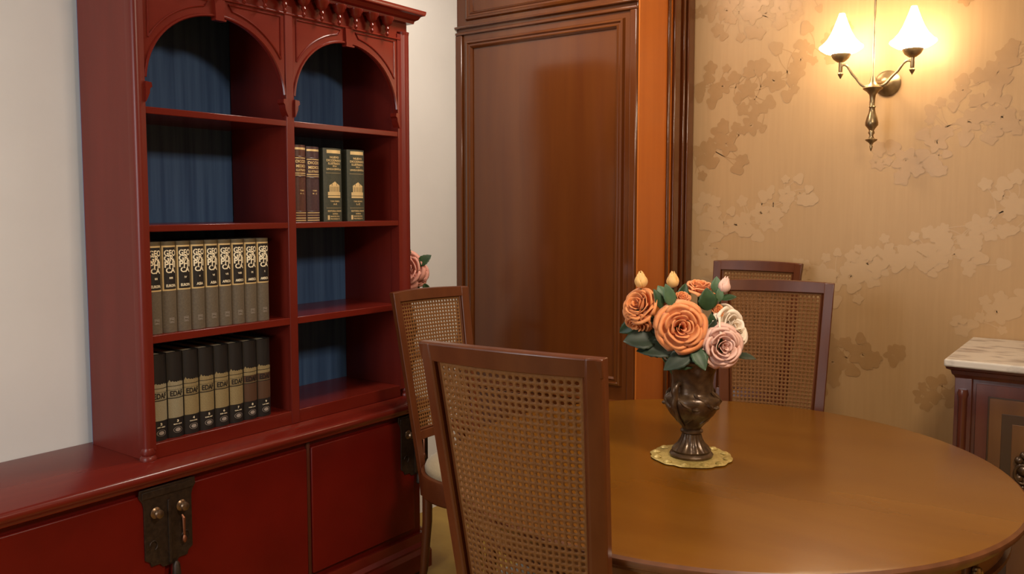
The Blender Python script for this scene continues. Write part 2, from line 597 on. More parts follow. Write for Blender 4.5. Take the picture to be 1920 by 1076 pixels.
def lock_plate(yc):
    root = empty('lock_plate', (-2.213, yc, 0.526))
    # outline in (y, z), stepped shield shape
    out = [(-.086, .105), (.086, .105), (.088, .085), (.078, .070), (.074, .055), (.074, -.098), (.060, -.108), (.056, -.120),
           (.030, -.120), (.020, -.132), (-.020, -.132), (-.030, -.120), (-.056, -.120), (-.060, -.108), (-.074, -.098),
           (-.074, .055), (-.078, .070), (-.088, .085)]
    m = MB()
    m.prism(out, lambda a, b, h: (h, a, b), 0, 0.006)
    m.box(0.004, 0.012, -0.004, 0.004, -0.125, 0.060)
    m.box(0.004, 0.009, -0.080, 0.080, 0.078, 0.098)
    for sy in (-1, 1):
        m.tube([(0.009, sy * 0.050 + 0.012 * math.cos(q), -0.060 + 0.014 * math.sin(q)) for q in [k * PI / 6 - 1.2 for k in range(9)]], 0.0018, 6)
    pl = m.build('plate', 'iron', root, bevel=0.0012)
    for sy in (-1, 1):
        k = MB()
        c = (0.0, sy * 0.040, 0.032 + 0.0 * sy)
        k.lathe([(0.0145, 0.006), (0.0165, 0.009), (0.013, 0.012), (0.006, 0.014), (0.006, 0.018), (0.011, 0.021), (0.0135, 0.026),
                 (0.011, 0.031), (0.005, 0.0335), (0, 0.034)], c, 20, axis='x')
        k.build('knob', 'knob', root)
    h = MB()
    h.tube([(0.009, 0.040, 0.004), (0.016, 0.041, -0.004), (0.017, 0.041, -0.055)], [0.0025, 0.0045, 0.0035], 8)
    h.lathe([(0.002, -0.078), (0.0065, -0.072), (0.0075, -0.066), (0.005, -0.058), (0.003, -0.054)], (0.017, 0.041, 0), 10)
    h.build('hanging_pin', 'copperpin', root)
    # tassel below
    t = MB()
    t.lathe([(0.004, -0.125), (0.010, -0.135), (0.013, -0.165), (0.009, -0.170), (0, -0.170)], (0.012, 0.016, 0), 10)
    t.build('tassel', 'iron', root)
    return root


lp = lock_plate(1.340)
lp.parent = base
lp.matrix_parent_inverse = Matrix.Translation(Vector(base.location)).inverted()
lp['label'] = 'blackened iron lock plate over two doors'
for yy in (2.372, 0.29):
    c = copy_tree(lp)
    c.location = (-2.213, yy, 0.526)
    c.parent = base
    c.matrix_parent_inverse = Matrix.Translation(Vector(base.location)).inverted()

# ------------------------------------------------------------------ bookcase
bc = empty('bookcase', (-2.45, 1.9, 0.680),
           label='tall red cherry bookcase with two arched bays and blue back boards', cat='bookcase')
XB, XF = -2.615, -2.300
ZB, ZT = 0.6803, 2.17
ZK = 0.7155
Y0, Y1, Y2, Y3 = 1.334, 1.364, 2.393, 2.452


def B(mbd, name, mt=None, **k):
    return P(mbd.build(name, mt, **k), bc)


B(bx(XB + 0.006, XF - 0.012, Y0 + 0.002, Y1 - 0.004, ZB, ZT), 'side_panel', 'red')
B(bx(XB + 0.006, XF - 0.012, Y2 + 0.004, Y3 - 0.002, ZB, ZT), 'side_panel', 'red')
B(bx(XB, XB + 0.006, Y0 + 0.004, Y3 - 0.004, ZB, ZT), 'back_board', 'blue')
# face posts, the outer ones with a rounded outside corner
for (a, b, s) in ((Y0, Y1, -1), (Y2, Y3, 1)):
    m = MB()
    if s < 0:
        poly = [(XF - 0.03, a + 0.0), (XF - 0.03, b), (XF, b), (XF, a + 0.018)]
        c = (XF - 0.014, a + 0.012)
        poly = [(XF - 0.04, a - 0.002), (XF - 0.04, b), (XF, b)] + [(c[0] + 0.016 * math.cos(q), c[1] + 0.016 * math.sin(q)) for q in
                                                             [0.3 - k * PI / 10 for k in range(7)]]
    else:
        c = (XF - 0.008, b - 0.020)
        poly = [(XF - 0.04, b), (XF - 0.04, a), (XF, a), (XF, a + 0.014)] + [(c[0] + 0.022 * math.cos(q), c[1] + 0.022 * math.sin(q)) for q in
                                                             [-0.9 + k * PI / 10 for k in range(9)]]
    m.prism(poly, lambda x, y, h: (x, y, h), ZB + 0.03, 2.075)
    # small turned foot and capital
    cc = (c[0], c[1], 0)
    m.lathe([(0.024, ZB), (0.024, ZB + 0.008), (0.018, ZB + 0.014), (0.022, ZB + 0.022), (0.016, ZB + 0.036)], cc, 16)
    m.lathe([(0.016, 2.045), (0.021, 2.052), (0.017, 2.060), (0.022, 2.072), (0.024, 2.085)], cc, 16)
    B(m, 'corner_post', 'red', smooth=50)
m = MB()
m.box(XB + 0.01, XF - 0.010, 1.866, 1.894, ZB, 2.084)
m.box(XF - 0.012, XF, 1.864, 1.897, ZB, 2.084)
B(m, 'middle_partition', 'red', bevel=0.003)
for zt in (1.707, 1.368, 1.046):
    for (a, b) in ((Y1 - 0.004, 1.866), (1.894, Y2 + 0.004)):
        th = 0.020
        dz = 0.0
        m = bx(XB + 0.006, XF - 0.002, a, b, zt - th - (0.004 if zt < 1.1 else 0), zt)
        B(m, 'shelf', 'redh', bevel=0.002)
m = bx(XB + 0.006, XF - 0.003, Y1 - 0.004, Y2 + 0.004, ZB, ZK + 0.010)
B(m, 'bottom_board', 'redh', bevel=0.002)


def arch_panel(ya, yb):
    """board with an arched opening and the sunk spandrel lines"""
    m = MB()
    x0, x1 = XF - 0.022, XF - 0.004
    zs, zc, zt = 1.765, 2.003, 2.085
    ym = (ya + yb) / 2
    hw = (yb - ya) / 2 - 0.004
    N = 36
    arc = []
    for i in range(N + 1):
        q = PI * i / N
        arc.append((ym - hw * math.cos(q), zs + (zc - zs) * math.sin(q) ** 0.92))
    # front/back faces as strips from arc up to top
    for i in range(N):
        (a0, b0), (a1, b1) = arc[i], arc[i + 1]
        t0 = ya if i == 0 else a0
        t1_ = yb if i == N - 1 else a1
        vs = []
        for x in (x0, x1):
            vs += [(x, a0, b0), (x, a1, b1), (x, t1_, zt), (x, t0, zt)]
        m.add(vs, [(0, 1, 2, 3), (7, 6, 5, 4), (0, 4, 5, 1)])
    # corbels
    for (yy, s) in ((ya + 0.000, 1), (yb - 0.000, -1)):
        o = [(0, 0.012), (0.018 * s, 0.010), (0.020 * s, -0.002), (0.013 * s, -0.008), (0.012 * s, -0.020), (0.006 * s, -0.034), (0, -0.046)]
        m.prism([(yy + p[0], zs + p[1]) for p in o], lambda a, b, h: (h, a, b), XF - 0.024, XF + 0.008)
    # sunk spandrel fields outlined by a bead
    for s in (-1, 1):
        yo = hw - 0.014
        A_, B_ = hw + 0.028, (zc - zs) + 0.026
        q0 = math.acos(yo / A_)
        q1 = math.acos(0.050 / A_)
        pts = [(XF - 0.003, ym + s * A_ * math.cos(q0 + (q1 - q0) * i / 14), zs + B_ * math.sin(q0 + (q1 - q0) * i / 14)) for i in range(15)]
        pts.append((XF - 0.003, ym + s * 0.036, 2.043))
        pts.append((XF - 0.003, ym + s * yo, 2.043))
        pts.append(pts[0])
        m.tube(pts, 0.0030, 6)
    m.tube([(XF - 0.003, a, b) for a, b in arc[1:-1]], 0.005, 6)
    # keystone
    m.prism([(ym - 0.014, zc - 0.012), (ym + 0.014, zc - 0.012), (ym + 0.018, zc + 0.048), (ym - 0.018, zc + 0.048)],
            lambda a, b, h: (h, a, b), XF - 0.02, XF + 0.006)
    m.box(XF - 0.01, XF + 0.010, ym - 0.019, ym + 0.019, zc - 0.016, zc - 0.010)
    B(m, 'arched_panel', 'redh', smooth=30)


arch_panel(Y1 - 0.002, 1.866)
arch_panel(1.895, Y2 + 0.002)
m = MB()
m.box(XB + 0.006, XF - 0.006, Y0, Y3, 2.083, 2.15)
m.box(XF - 0.02, XF + 0.002, Y0, Y3, 2.052, 2.060)
B(m, 'frieze', 'redh', bevel=0.002)
m = MB()
cp = [(0.0, 2.118), (0.022, 2.120), (0.026, 2.130), (0.040, 2.136), (0.050, 2.148), (0.066, 2.152), (0.070, 2.160), (0.070, 2.168), (0.0, 2.172)]
rings = []
for (a, b) in cp:
    c_ = a * 0.72
    rings.append([(XB, Y0 - c_, b), (XF + c_, Y0 - c_, b), (XF + c_, Y3 + c_, b), (XB, Y3 + c_, b)])
m.sweep(rings)
B(m, 'cornice', 'redh', smooth=25)
m = MB()
k = 0
y = 2.322
pend = []
while y > Y0 + 0.03:
    pend.append(y)
    y -= 0.0786
for y in pend:
    pm = MB()
    pm.lathe([(0.0, 2.050), (0.004, 2.053), (0.007, 2.060), (0.0035, 2.067), (0.006, 2.071), (0.0095, 2.078), (0.0065, 2.086), (0.010, 2.090),
              (0.019, 2.098), (0.021, 2.106), (0.026, 2.112), (0.028, 2.120)], (XF + 0.018, y, 0), 14)
    pm.box(XF - 0.01, XF + 0.030, y - 0.020, y + 0.020, 2.112, 2.122)
    B(pm, 'pendant', 'redh', smooth=40)

# ------------------------------------------------------------------ books


def book(name, y0, y1, z0, z1, xf, depth, cover, label, group, cap=None):
    """book standing with its spine towards +X; returns empty"""
    yc = (y0 + y1) / 2
    root = empty(name, (xf, yc, z0), label=label, cat='book', group=group)
    w2 = (y1 - y0) / 2
    H = z1 - z0
    m = MB()
    m.use(cover)
    N = 8
    sp = []
    for i in range(N + 1):
        t = -1 + 2 * i / N
        sp.append((-0.010 * abs(t) ** 2.4, t * w2))
    poly = [(-depth, -w2), (-depth, -w2 + 0.003), (-0.012, -w2 + 0.003)] + [(-0.012, w2 - 0.003), (-depth, w2 - 0.003), (-depth, w2)] + sp[::-1]
    m.prism(poly, lambda a, b, h: (a, b, h), 0, H)
    cov = m
    bx(-depth + 0.006, -0.0125, -w2 + 0.0032, w2 - 0.0032, 0.004, H - 0.005).build('page_block', 'page', root)

    def S(a, b, lift=0.0008):        # a across the spine (-1..1 * w2), b height
        t = max(-1, min(1, a / w2))
        return (-0.010 * abs(t) ** 2.4 + lift, a, b)
    return root, S, w2, H, cov


def strip(m, S, a0, a1, b0, b1, lift=0.0006, n=8):
    m.grid(lambda u, v: S(a0 + (a1 - a0) * u, b0 + (b1 - b0) * v, lift), n, 1)


PLACE = ['leftmost', 'second from the left', 'third from the left', 'fourth from the left', 'exactly in the middle', 'fourth from the right',
         'third from the right', 'second from the right', 'rightmost']
ROM = ['II', 'III', 'IV', 'V', 'VI', 'VII', 'VIII', 'IX', 'X']
CON = ['EUROPA', 'EUROPA', 'EUROPA', 'ASIA', 'ASIA', 'AFRICA', 'AMERICA', 'AMERICA', 'AMERICA']
for i in range(9):
    ya = 1.3655 + i * 0.0482
    root, S, w2, H, m = book('encyclopedia', ya, ya + 0.0472, 1.0465, 1.318, -2.318, 0.20, 'taupe',
                          'taupe and black GEOGRAPHICA encyclopedia marked %s %s, %s of its row' % (ROM[i], CON[i], PLACE[i]),
                          'GEOGRAPHICA volumes on the third shelf')
    m.use('olive')
    strip(m, S, -w2 * .98, w2 * .98, H - 0.010, H - 0.001)
    m.use('gold')
    strip(m, S, -w2 * .95, w2 * .95, 0.125, H - 0.012, 0.0006)
    m.use('black')
    strip(m, S, -w2 * .80, w2 * .86, 0.1295, H - 0.017, 0.0009)
    m.use('cgold')

    def F(a, b):
        return S(a, b, 0.0013)
    for (s, cx, cy, wd, ht) in (('GEO', 0.001, 0.2375, 0.037, 0.0185), ('GR', -0.003, 0.2215, 0.030, 0.0185), ('A', 0.011, 0.214, 0.012, 0.014),
                                ('PHI', 0.000, 0.2035, 0.034, 0.019), ('CA', 0.001, 0.186, 0.030, 0.0165)):
        put_text(m, s, F, cx, cy, wd, ht)
    put_text(m, ROM[i], F, 0.001, 0.163, 0.003 * len(ROM[i]) + 0.002, 0.006)
    put_text(m, CON[i], F, 0.001, 0.140, 0.030 if len(CON[i]) > 4 else 0.022, 0.0085)
    # publisher square
    m.use('greyish')
    q = 0.0078
    cz = 0.036
    for (a0, a1, b0, b1) in ((-q, q, cz + q - .001, cz + q), (-q, q, cz - q, cz - q + .001), (-q, -q + .001, cz - q, cz + q), (q - .001, q, cz - q, cz + q)):
        strip(m, S, a0, a1, b0, b1, 0.0012, 2)
    put_text(m, 'P&J', F, 0, cz + 0.003, 0.011, 0.005)
    put_text(m, 'SA', F, 0, cz - 0.004, 0.010, 0.004)
    m.build('cover', None, root, smooth=35)

# a plain dark red volume behind the last one
root, S, w2, H, m = book('book', 1.8008, 1.823, 1.0465, 1.312, -2.40, 0.16, 'leather',
                      'plain dark red book set back at the right end of the GEOGRAPHICA row', None)
m.build('cover', None, root, smooth=35)

for i in range(8):
    ya = 1.3672 + i * 0.0540
    lab = 'silvergold' if i < 2 else ('dullgold' if i < 6 else 'dimlabel')
    root, S, w2, H, m = book('encyclopedia', ya, ya + 0.0528, ZK + 0.0105, 0.985, -2.320, 0.20, 'black',
                          'black EDAF encyclopedia marked %d with %s label, %s of its row' % (
                              i + 2, 'silvery gold' if i < 2 else 'dull gold' if i < 6 else 'brown',
                              (PLACE[:4] + PLACE[5:])[i]),
                          'EDAF volumes on the bottom shelf')
    m.use('silvergold' if i < 2 else 'dullgold')
    z = 0.0
    # skyline band
    hts = [0, .010, .003, .006, .002, .004, .001, .004, .002, .005, .001, .003, 0]
    n = len(hts) - 1
    base_z = 0.158
    for k in range(n):
        a0 = -w2 * .94 + 2 * w2 * .94 * k / n
        a1 = -w2 * .94 + 2 * w2 * .94 * (k + 1) / n
        m.add([S(a0, base_z), S(a1, base_z), S(a1, base_z + 0.009 + hts[k + 1]), S(a0, base_z + 0.009 + hts[k])], [(0, 1, 2, 3)])
    strip(m, S, -w2 * .94, w2 * .94, 0.146, 0.156)
    strip(m, S, -w2 * .94, w2 * .94, 0.122, 0.1235, 0.001)
    m.use(lab)
    strip(m, S, -w2 * .94, w2 * .94, 0.124, 0.145)
    strip(m, S, -w2 * .94, w2 * .94, 0.060, 0.119)
    m.use('black')
    put_text(m, 'EDAF', lambda a, b: S(a, b, 0.0013), 0, 0.1345, 0.040, 0.0165)
    m.use('cgold')
    put_text(m, str(i + 2), lambda a, b: S(a, b, 0.0013), 0, 0.050, 0.0062, 0.0075)
    put_text(m, ['ART-BIO', 'BIO-CHI', 'CHI-DER', 'DER-ESP', 'ESP-GAL', 'GAL-HIS', 'HIS-LAP', 'LAP-MEX'][i], lambda a, b: S(a, b, 0.0013), 0, 0.0405, 0.026, 0.0035)
    m.use('greyish')
    N = 20
    for (ra, rb) in ((0.013, 0.0118), (0.008, 0.0)):
        ring = [(ra * math.cos(2 * PI * k / N) * 1.1, 0.023 + ra * .72 * math.sin(2 * PI * k / N)) for k in range(N)]
        rin = [(rb * math.cos(2 * PI * k / N) * 1.1, 0.023 + rb * .72 * math.sin(2 * PI * k / N)) for k in range(N)]
        m.add([S(a, b, 0.0012) for a, b in ring + rin], [(k, (k + 1) % N, N + (k + 1) % N, N + k) for k in range(N)])
    m.build('cover', None, root, smooth=35)

ZS = 1.3685
for i, (ya, yb, cv, lb) in enumerate(((1.9195, 1.9690, 'leather', 'brown leather volume with worn gold bands, leftmost on the right bay shelf'),
                                      (1.9720, 2.0290, 'leather2', 'plum brown volume with bright gold bands, second on the right bay shelf'))):
    root, S, w2, H, m = book('leather_book', ya, yb, ZS, 1.632 - 0.003 * i, -2.325, 0.19, cv, lb, 'gold-lettered volumes in the right bay')
    m.use('gold')
    for (b0, b1) in ((H - .016, H - .009), (H - .046, H - .043), (H - .098, H - .095), (H - .104, H - .102), (0.030, 0.033), (0.022, 0.0235), (0.012, 0.015), (0.004, 0.007)):
        strip(m, S, -w2 * .95, w2 * .95, b0, b1)
    for s, b, wd, ht in (('DICCIO', H - .056, .85, .010), ('MEDICO', H - .072, .8, .010), ('ILUSTRADO', H - .086, .8, .008), ('TOMO', 0.108, .35, .005),
                         ('A - L' if i == 0 else 'M - Z', 0.098, .35, .005)):
        put_text(m, s, lambda a, c: S(a, c, 0.0012), 0, b, wd * 2 * w2, ht)
    m.build('cover', None, root, smooth=35)
    for b in (H - .040, H - .108, 0.036):
        m = MB()
        m.tube([S(t * w2 * .97, b, 0.0005) for t in [-1 + k / 5 for k in range(11)]], 0.0016, 6)
        m.build('raised_band', cv, root)
for i, (ya, yb) in enumerate(((2.046, 2.131), (2.158, 2.243))):
    root, S, w2, H, m = book('dictionary', ya, yb, ZS, 1.628, -2.322, 0.19, 'green',
                          'thick green dictionary with gold temple, %s' % (
                              'nearer the brown volumes' if i == 0 else 'rightmost book on its shelf with a chipped top'),
                          'gold-lettered volumes in the right bay')
    m.use('gold')

    def F2(a, b):
        return S(a, b, 0.0012)
    strip(m, S, -w2 * .72, w2 * .80, H - .018, H - .006)
    for s, b, wd, ht in (('NUEVO', H - .032, .50, .0075), ('DICCIONARIO', H - .043, .80, .0080), ('ILUSTRADO', H - .054, .66, .0080), ('DE LA', H - .063, .22, .005),
                         ('LENGUA ESPAÑOLA', H - .073, .80, .0080), ('TOMO PRIMERO' if i == 0 else 'TOMO SEGUNDO', 0.072, .52, .005), ('A-K' if i == 0 else 'L-Z', 0.062, .22, .0065),
                         ('EDITORIAL RAMON', 0.037, .74, .006), ('SOPENA', 0.027, .3, .005), ('BARCELONA', 0.018, .5, .005), ('PROVENZA 95', 0.009, .5, .005)):
        put_text(m, s, F2, 0.002, b, wd * 2 * w2, ht)
    strip(m, S, -w2 * .7, -w2 * .52, 0.006, 0.022)
    strip(m, S, -w2 * .8, w2 * .8, H - .088, H - .0872)
    strip(m, S, -w2 * .8, w2 * .8, 0.0475, 0.0483)
    # temple
    zz = 0.084
    strip(m, S, -w2 * .66, w2 * .72, zz, zz + .007)
    strip(m, S, -w2 * .66, w2 * .72, zz + .009, zz + .021)
    strip(m, S, -w2 * .52, w2 * .60, zz + .021, zz + .043)
    m.add([S(-w2 * .56, zz + .043), S(0.002, zz + .043), S(w2 * .64, zz + .043), S(0.002, zz + .058)], [(0, 1, 3), (1, 2, 3)])
    m.use('olive')
    for k in range(6):
        a = -w2 * .40 + k * w2 * .17
        strip(m, S, a, a + w2 * .05, zz + .022, zz + .040, 0.001, 1)
    m.build('cover', None, root, smooth=35)

# ------------------------------------------------------------------ table
TX, TY, TR, TZ = -0.885, 2.122, 0.722, 0.75
table = empty('dining_table', (TX, TY, 0), label='large round honey coloured varnished dining table with dark moulded edge', cat='table')
m = MB()
m.use('table').lathe([(0.0, TZ), (TR - 0.020, TZ), (TR - 0.008, TZ - 0.001)], (0, 0, 0), 128, cap=False)
m.use('tableedge').lathe([(TR - 0.008, TZ - 0.001), (TR - 0.001, TZ - 0.006), (TR, TZ - 0.012), (TR - 0.003, TZ - 0.020), (TR - 0.012, TZ - 0.025),
                          (TR - 0.014, TZ - 0.031), (TR - 0.03, TZ - 0.035), (0.0, TZ - 0.035)], (0, 0, 0), 128, cap=False)
m.build('tabletop', None, table, smooth=35, fix=True)
m = MB()
m.use('apron').lathe([(TR - 0.045, TZ - 0.034), (TR - 0.045, TZ - 0.085), (TR - 0.075, TZ - 0.085), (TR - 0.075, TZ - 0.034)], (0, 0, 0), 96, cap=False)
m.use('tableedge').lathe([(TR - 0.046, TZ - 0.085), (TR - 0.036, TZ - 0.088), (TR - 0.036, TZ - 0.098), (TR - 0.046, TZ - 0.102), (TR - 0.075, TZ - 0.102), (TR - 0.075, TZ - 0.085)],
                         (0, 0, 0), 96, cap=False)
m.build('apron', None, table, smooth=35)
for deg in (-20, 66, 135, 204, 300):
    a = math.radians(deg)
    ca, sa = math.cos(a), math.sin(a)
    lx, ly = (TR - 0.060) * ca, (TR - 0.060) * sa
    m = MB()
    secs = []
    for (z, r) in ((TZ - 0.036, 0.034), (TZ - 0.115, 0.034), (TZ - 0.125, 0.028), (0.10, 0.017), (0.095, 0.022), (0.03, 0.018), (0.0, 0.015)):
        secs.append([(lx + r * (math.cos(q) * ca - math.sin(q) * sa), ly + r * (math.cos(q) * sa + math.sin(q) * ca), z) for q in
                     [PI / 4 + j * PI / 2 for j in range(4)]])
    m.sweep(secs)
    lg = m.build('leg', 'tableedge', table, smooth=30, bevel=0.003)
    m = MB()
    R0 = TR - 0.032
    for (zz, r) in ((TZ - 0.055, 0.010), (TZ - 0.068, 0.013), (TZ - 0.083, 0.011), (TZ - 0.096, 0.007)):
        m.lathe([(0, -r), (r * .7, -r * .7), (r, 0), (r * .7, r * .7), (0, r)], ((R0 + 0.004) * ca, (R0 + 0.004) * sa, zz), 10)
    for s in (-1, 1):
        m.tube([((R0 + 0.006) * ca - s * t * 0.022 * sa, (R0 + 0.006) * sa + s * t * 0.022 * ca, TZ - 0.060 - 0.02 * t + 0.014 * math.sin(t * 3)) for t in
                [0, .25, .5, .75, 1]], [0.004, 0.005, 0.0045, 0.0035, 0.002], 8)
    m.build('gilt_mount', 'brass', lg)

# ------------------------------------------------------------------ cane chairs


def make_chair():
    root = empty('cane_chair')
    H = 1.14
    SZ = 0.530

    def yb(z):       # backrest mid line
        t = (z - 0.42) / (H - 0.42)
        return -0.200 - 0.125 * max(0, t) ** 1.05

    def hw(z):
        t = (z - 0.42) / (H - 0.42)
        return 0.160 + 0.036 * t

    def S(u, z, d=0.0):      # u in -1..1, d outwards (back)
        return (u * hw(z), yb(z) - 0.026 * (1 - u * u) - d, z)
    # stiles continue into rear legs
    fw = 0.034
    for s in (-1, 1):
        m = MB()
        secs = []
        for z in [0.40 + (H - 0.40) * k / 14 for k in range(15)]:
            w0 = hw(z)
            yy = yb(z)
            wi = w0 - fw
            yi = yb(z) - 0.026 * (1 - (wi / w0) ** 2)
            secs.append([(s * w0, yy + 0.011, z), (s * w0, yy - 0.012, z), (s * (w0 - 0.005), yy - 0.016, z), (s * (wi + .005), yi - 0.016, z), (s * wi, yi - 0.011, z), (s * wi, yi + 0.011, z)])
        m.sweep(secs)
        m.build('stile', 'chairwood', root, smooth=35, bevel=0.003)
        m = MB()
        pts = [(s * 0.135, -0.200, 0.44), (s * 0.132, -0.205, 0.30), (s * 0.132, -0.225, 0.12), (s * 0.134, -0.250, 0.0)]
        m.tube(pts, [0.020, 0.019, 0.016, 0.013], 12)
        m.build('leg', 'chairwood', root)
    # rails
    for (z0, z1, nm) in ((H - 0.036, H, 'top_rail'), (0.600, 0.632, 'bottom_rail')):
        m = MB()
        secs = []
        for k in range(17):
            u = -1 + 2 * k / 16
            uu = u if nm == 'top_rail' else u * 0.84
            zc = z1 + (0.004 * (1 - u * u) if nm == 'top_rail' else 0)
            p0 = S(uu, z0)
            p1 = S(uu, zc)
            secs.append([(p0[0], p0[1] + 0.0105, z0), (p0[0], p0[1] - 0.0145, z0), (p1[0], p1[1] - 0.0150, zc - 0.003), (p1[0], p1[1] - 0.011, zc), (p1[0], p1[1] + 0.0095, zc)])
        m.sweep(secs)
        m.build(nm, 'chairwood', root, smooth=35, bevel=0.002)
    # cane sheet with real holes
    m = MB()
    za, zb_ = 0.624, H - 0.030
    ny = 37
    nx = 23
    pz = (zb_ - za) / ny
    ring8 = [(1, 0), (1, 1), (0, 1), (-1, 1), (-1, 0), (-1, -1), (0, -1), (1, -1)]

    def C(ix, iz, du, dv):
        z = za + (iz + 0.5 + dv * 0.5) * pz
        hwz = hw(z) - fw + 0.004
        x = (-1 + 2 * (ix + 0.5 + du * 0.5) / nx) * hwz
        u = x / hw(z)
        return (x, yb(z) - 0.026 * (1 - u * u), z)
    vid = {}

    def vert(key, p):
        if key not in vid:
            vid[key] = len(m.v)
            m.v.append(p)
        return vid[key]
    for iz in range(ny):
        for ix in range(nx):
            off = 0
            outer = [vert((2 * ix + a, 2 * iz + b), C(ix, iz, a, b)) for a, b in ring8]
            edge = ix in (0, nx - 1) or iz in (0, ny - 1)
            if edge:
                m.f.append(outer)
                m.mi.append(0)
                continue
            inner = []
            for j in range(8):
                q = j * PI / 4
                inner.append(len(m.v))
                m.v.append(C(ix, iz, 0.60 * math.cos(q), 0.64 * math.sin(q)))
            for j in range(8):
                l = (j + 1) % 8
                m.f.append([outer[j], outer[l], inner[l], inner[j]])
                m.mi.append(0)
    m.build('cane_back', 'cane', root, smooth=60, solid=0.0022)
    # beading around the cane
    m = MB()
    bead = []
    for k in range(21):
        z = za + 0.012 + (zb_ - za - 0.016) * k / 20
        bead.append(z)
    for s in (-1, 1):
        m.tube([(s * (hw(z) - fw - 0.004), yb(z) - 0.026 * (1 - ((hw(z) - fw) / hw(z)) ** 2) + 0.0, z) for z in bead], 0.0045, 6)
    for z in (bead[0], bead[-1]):
        m.tube([(u * (hw(z) - fw - 0.004), yb(z) - 0.026 * (1 - (u * (hw(z) - fw) / hw(z)) ** 2), z) for u in [-1 + k / 8 for k in range(17)]], 0.0045, 6)
    m.build('beading', 'chairwood', root)
    # seat: round frame and cushion

    def sr(a):
        return 0.245 * (1 + 0.04 * math.cos(2 * a))
    m = MB()
    m.lathe([(0.20, SZ - 0.100), (0.975, SZ - 0.100), (1.0, SZ - 0.092), (1.0, SZ - 0.025), (0.985, SZ - 0.018), (0.93, SZ - 0.015), (0.20, SZ - 0.015)],
            (0, 0, 0), 48, mod=lambda a, z: sr(a))
    m.v = [(p[0], p[1] - 0.02, p[2]) for p in m.v]
    m.build('seat_rail', 'chairwood', root, smooth=35)
    m = MB()
    m.lathe([(0.925, SZ - 0.016), (0.93, SZ - 0.004), (0.90, SZ + 0.012), (0.78, SZ + 0.026), (0.5, SZ + 0.036), (0.2, SZ + 0.040), (0.0, SZ + 0.041)], (0, 0, 0), 48,
            mod=lambda a, z: sr(a))
    m.v = [(p[0], p[1] - 0.02, p[2]) for p in m.v]
    m.build('seat_cushion', 'seat', root, smooth=60)
    for s in (-1, 1):
        m = MB()
        m.lathe([(0.010, 0.0), (0.014, 0.01), (0.011, 0.03), (0.017, 0.20), (0.021, 0.34), (0.018, 0.35), (0.024, 0.365), (0.024, 0.40)], (s * 0.150, 0.150, 0), 16)
        m.build('leg', 'chairwood', root)
    return root


ch = make_chair()
ch['category'] = 'chair'
ch['group'] = 'cane-back dining chairs'
HC = 1.14


def seat_chair(c, mid, H, face, label):
    """place so that the middle of the top rail is at mid"""
    sc_ = H / HC
    ang = math.atan2(face[1], face[0]) - PI / 2
    f = Vector((face[0], face[1])).normalized()
    back = 0.345 * sc_
    c.location = (mid[0] + f.x * back, mid[1] + f.y * back, 0)
    c.rotation_euler = (0, 0, ang)
    c.scale = (sc_, sc_, sc_)
    c['label'] = label


c2, c3, c4 = copy_tree(ch), copy_tree(ch), copy_tree(ch)
seat_chair(ch, (-0.940, 1.250), 1.156, (-0.10, 0.99), 'nearest dark wooden cane-back chair, seen from behind at the front of the round table')
seat_chair(c2, (-2.14, 2.375), 1.114, (0.99, -0.14), 'wooden cane-back chair with beige seat standing beside the red bookcase')
c2.scale.x *= 0.95
seat_chair(c3, (-1.045, 3.02), 1.155, (0.25, -0.97), 'wooden cane-back chair on the far side of the round table behind the rose urn')
seat_chair(c4, (-1.285, 3.50), 1.190, (0.02, -1.0), 'rearmost cane-back chair against the gold wallpaper, mostly hidden by another chair')

c4.scale.x *= 0.92

# ------------------------------------------------------------------ urn with roses
VX, VY = -0.945, 2.098
m = MB()
N = 96
vs = []
R = 0.102


def sc_r(a):
    return 1 + 0.045 * abs(math.sin(a * 6)) + 0.01 * math.sin(a * 17)


m.lathe([(0.0, 0.0), (R, 0.0), (R * 1.03, 0.003), (R * 0.98, 0.006), (R * .84, 0.003), (R * .80, 0.0045), (0.0, 0.0035)], (VX, VY, TZ + 0.0005), N,
        mod=lambda a, z: sc_r(a))
for k in range(12):
    a = PI / 12 + k * PI / 6
    m.lathe([(0, -0.002), (0.010, 0), (0.012, 0.003), (0.006, 0.007), (0, 0.008)], (VX + R * .93 * math.cos(a), VY + R * .93 * math.sin(a), TZ + 0.003), 10)
tag(m.build('scalloped_mat', 'doily', smooth=50), 'scalloped antique gold mat under the bronze urn', 'mat')

urn = empty('urn', (VX, VY, TZ + 0.005), label='dark bronze pedestal urn with relief, standing on the round table', cat='urn')
m = MB()


def flute(a, z):
    return 1 + (0.05 * math.cos(a * 16) if 0.018 < z < 0.062 else 0)


m.lathe([(0.0, 0.0), (0.056, 0.0), (0.058, 0.006), (0.054, 0.011), (0.050, 0.013), (0.052, 0.018), (0.046, 0.024), (0.036, 0.034), (0.028, 0.048), (0.025, 0.062)],
        (0, 0, 0), 96, mod=flute)
m.build('foot', 'bronze', urn, smooth=50)
m = MB()
m.lathe([(0.024, 0.061), (0.030, 0.066), (0.030, 0.070), (0.025, 0.074), (0.027, 0.080), (0.040, 0.094), (0.058, 0.114), (0.070, 0.134), (0.0745, 0.150), (0.073, 0.160),
         (0.066, 0.168), (0.058, 0.172), (0.056, 0.178), (0.054, 0.200), (0.057, 0.222), (0.066, 0.246), (0.076, 0.258), (0.079, 0.262), (0.076, 0.265), (0.070, 0.260),
         (0.058, 0.240), (0.050, 0.20), (0.046, 0.17), (0.0, 0.165)], (0, 0, 0), 64)
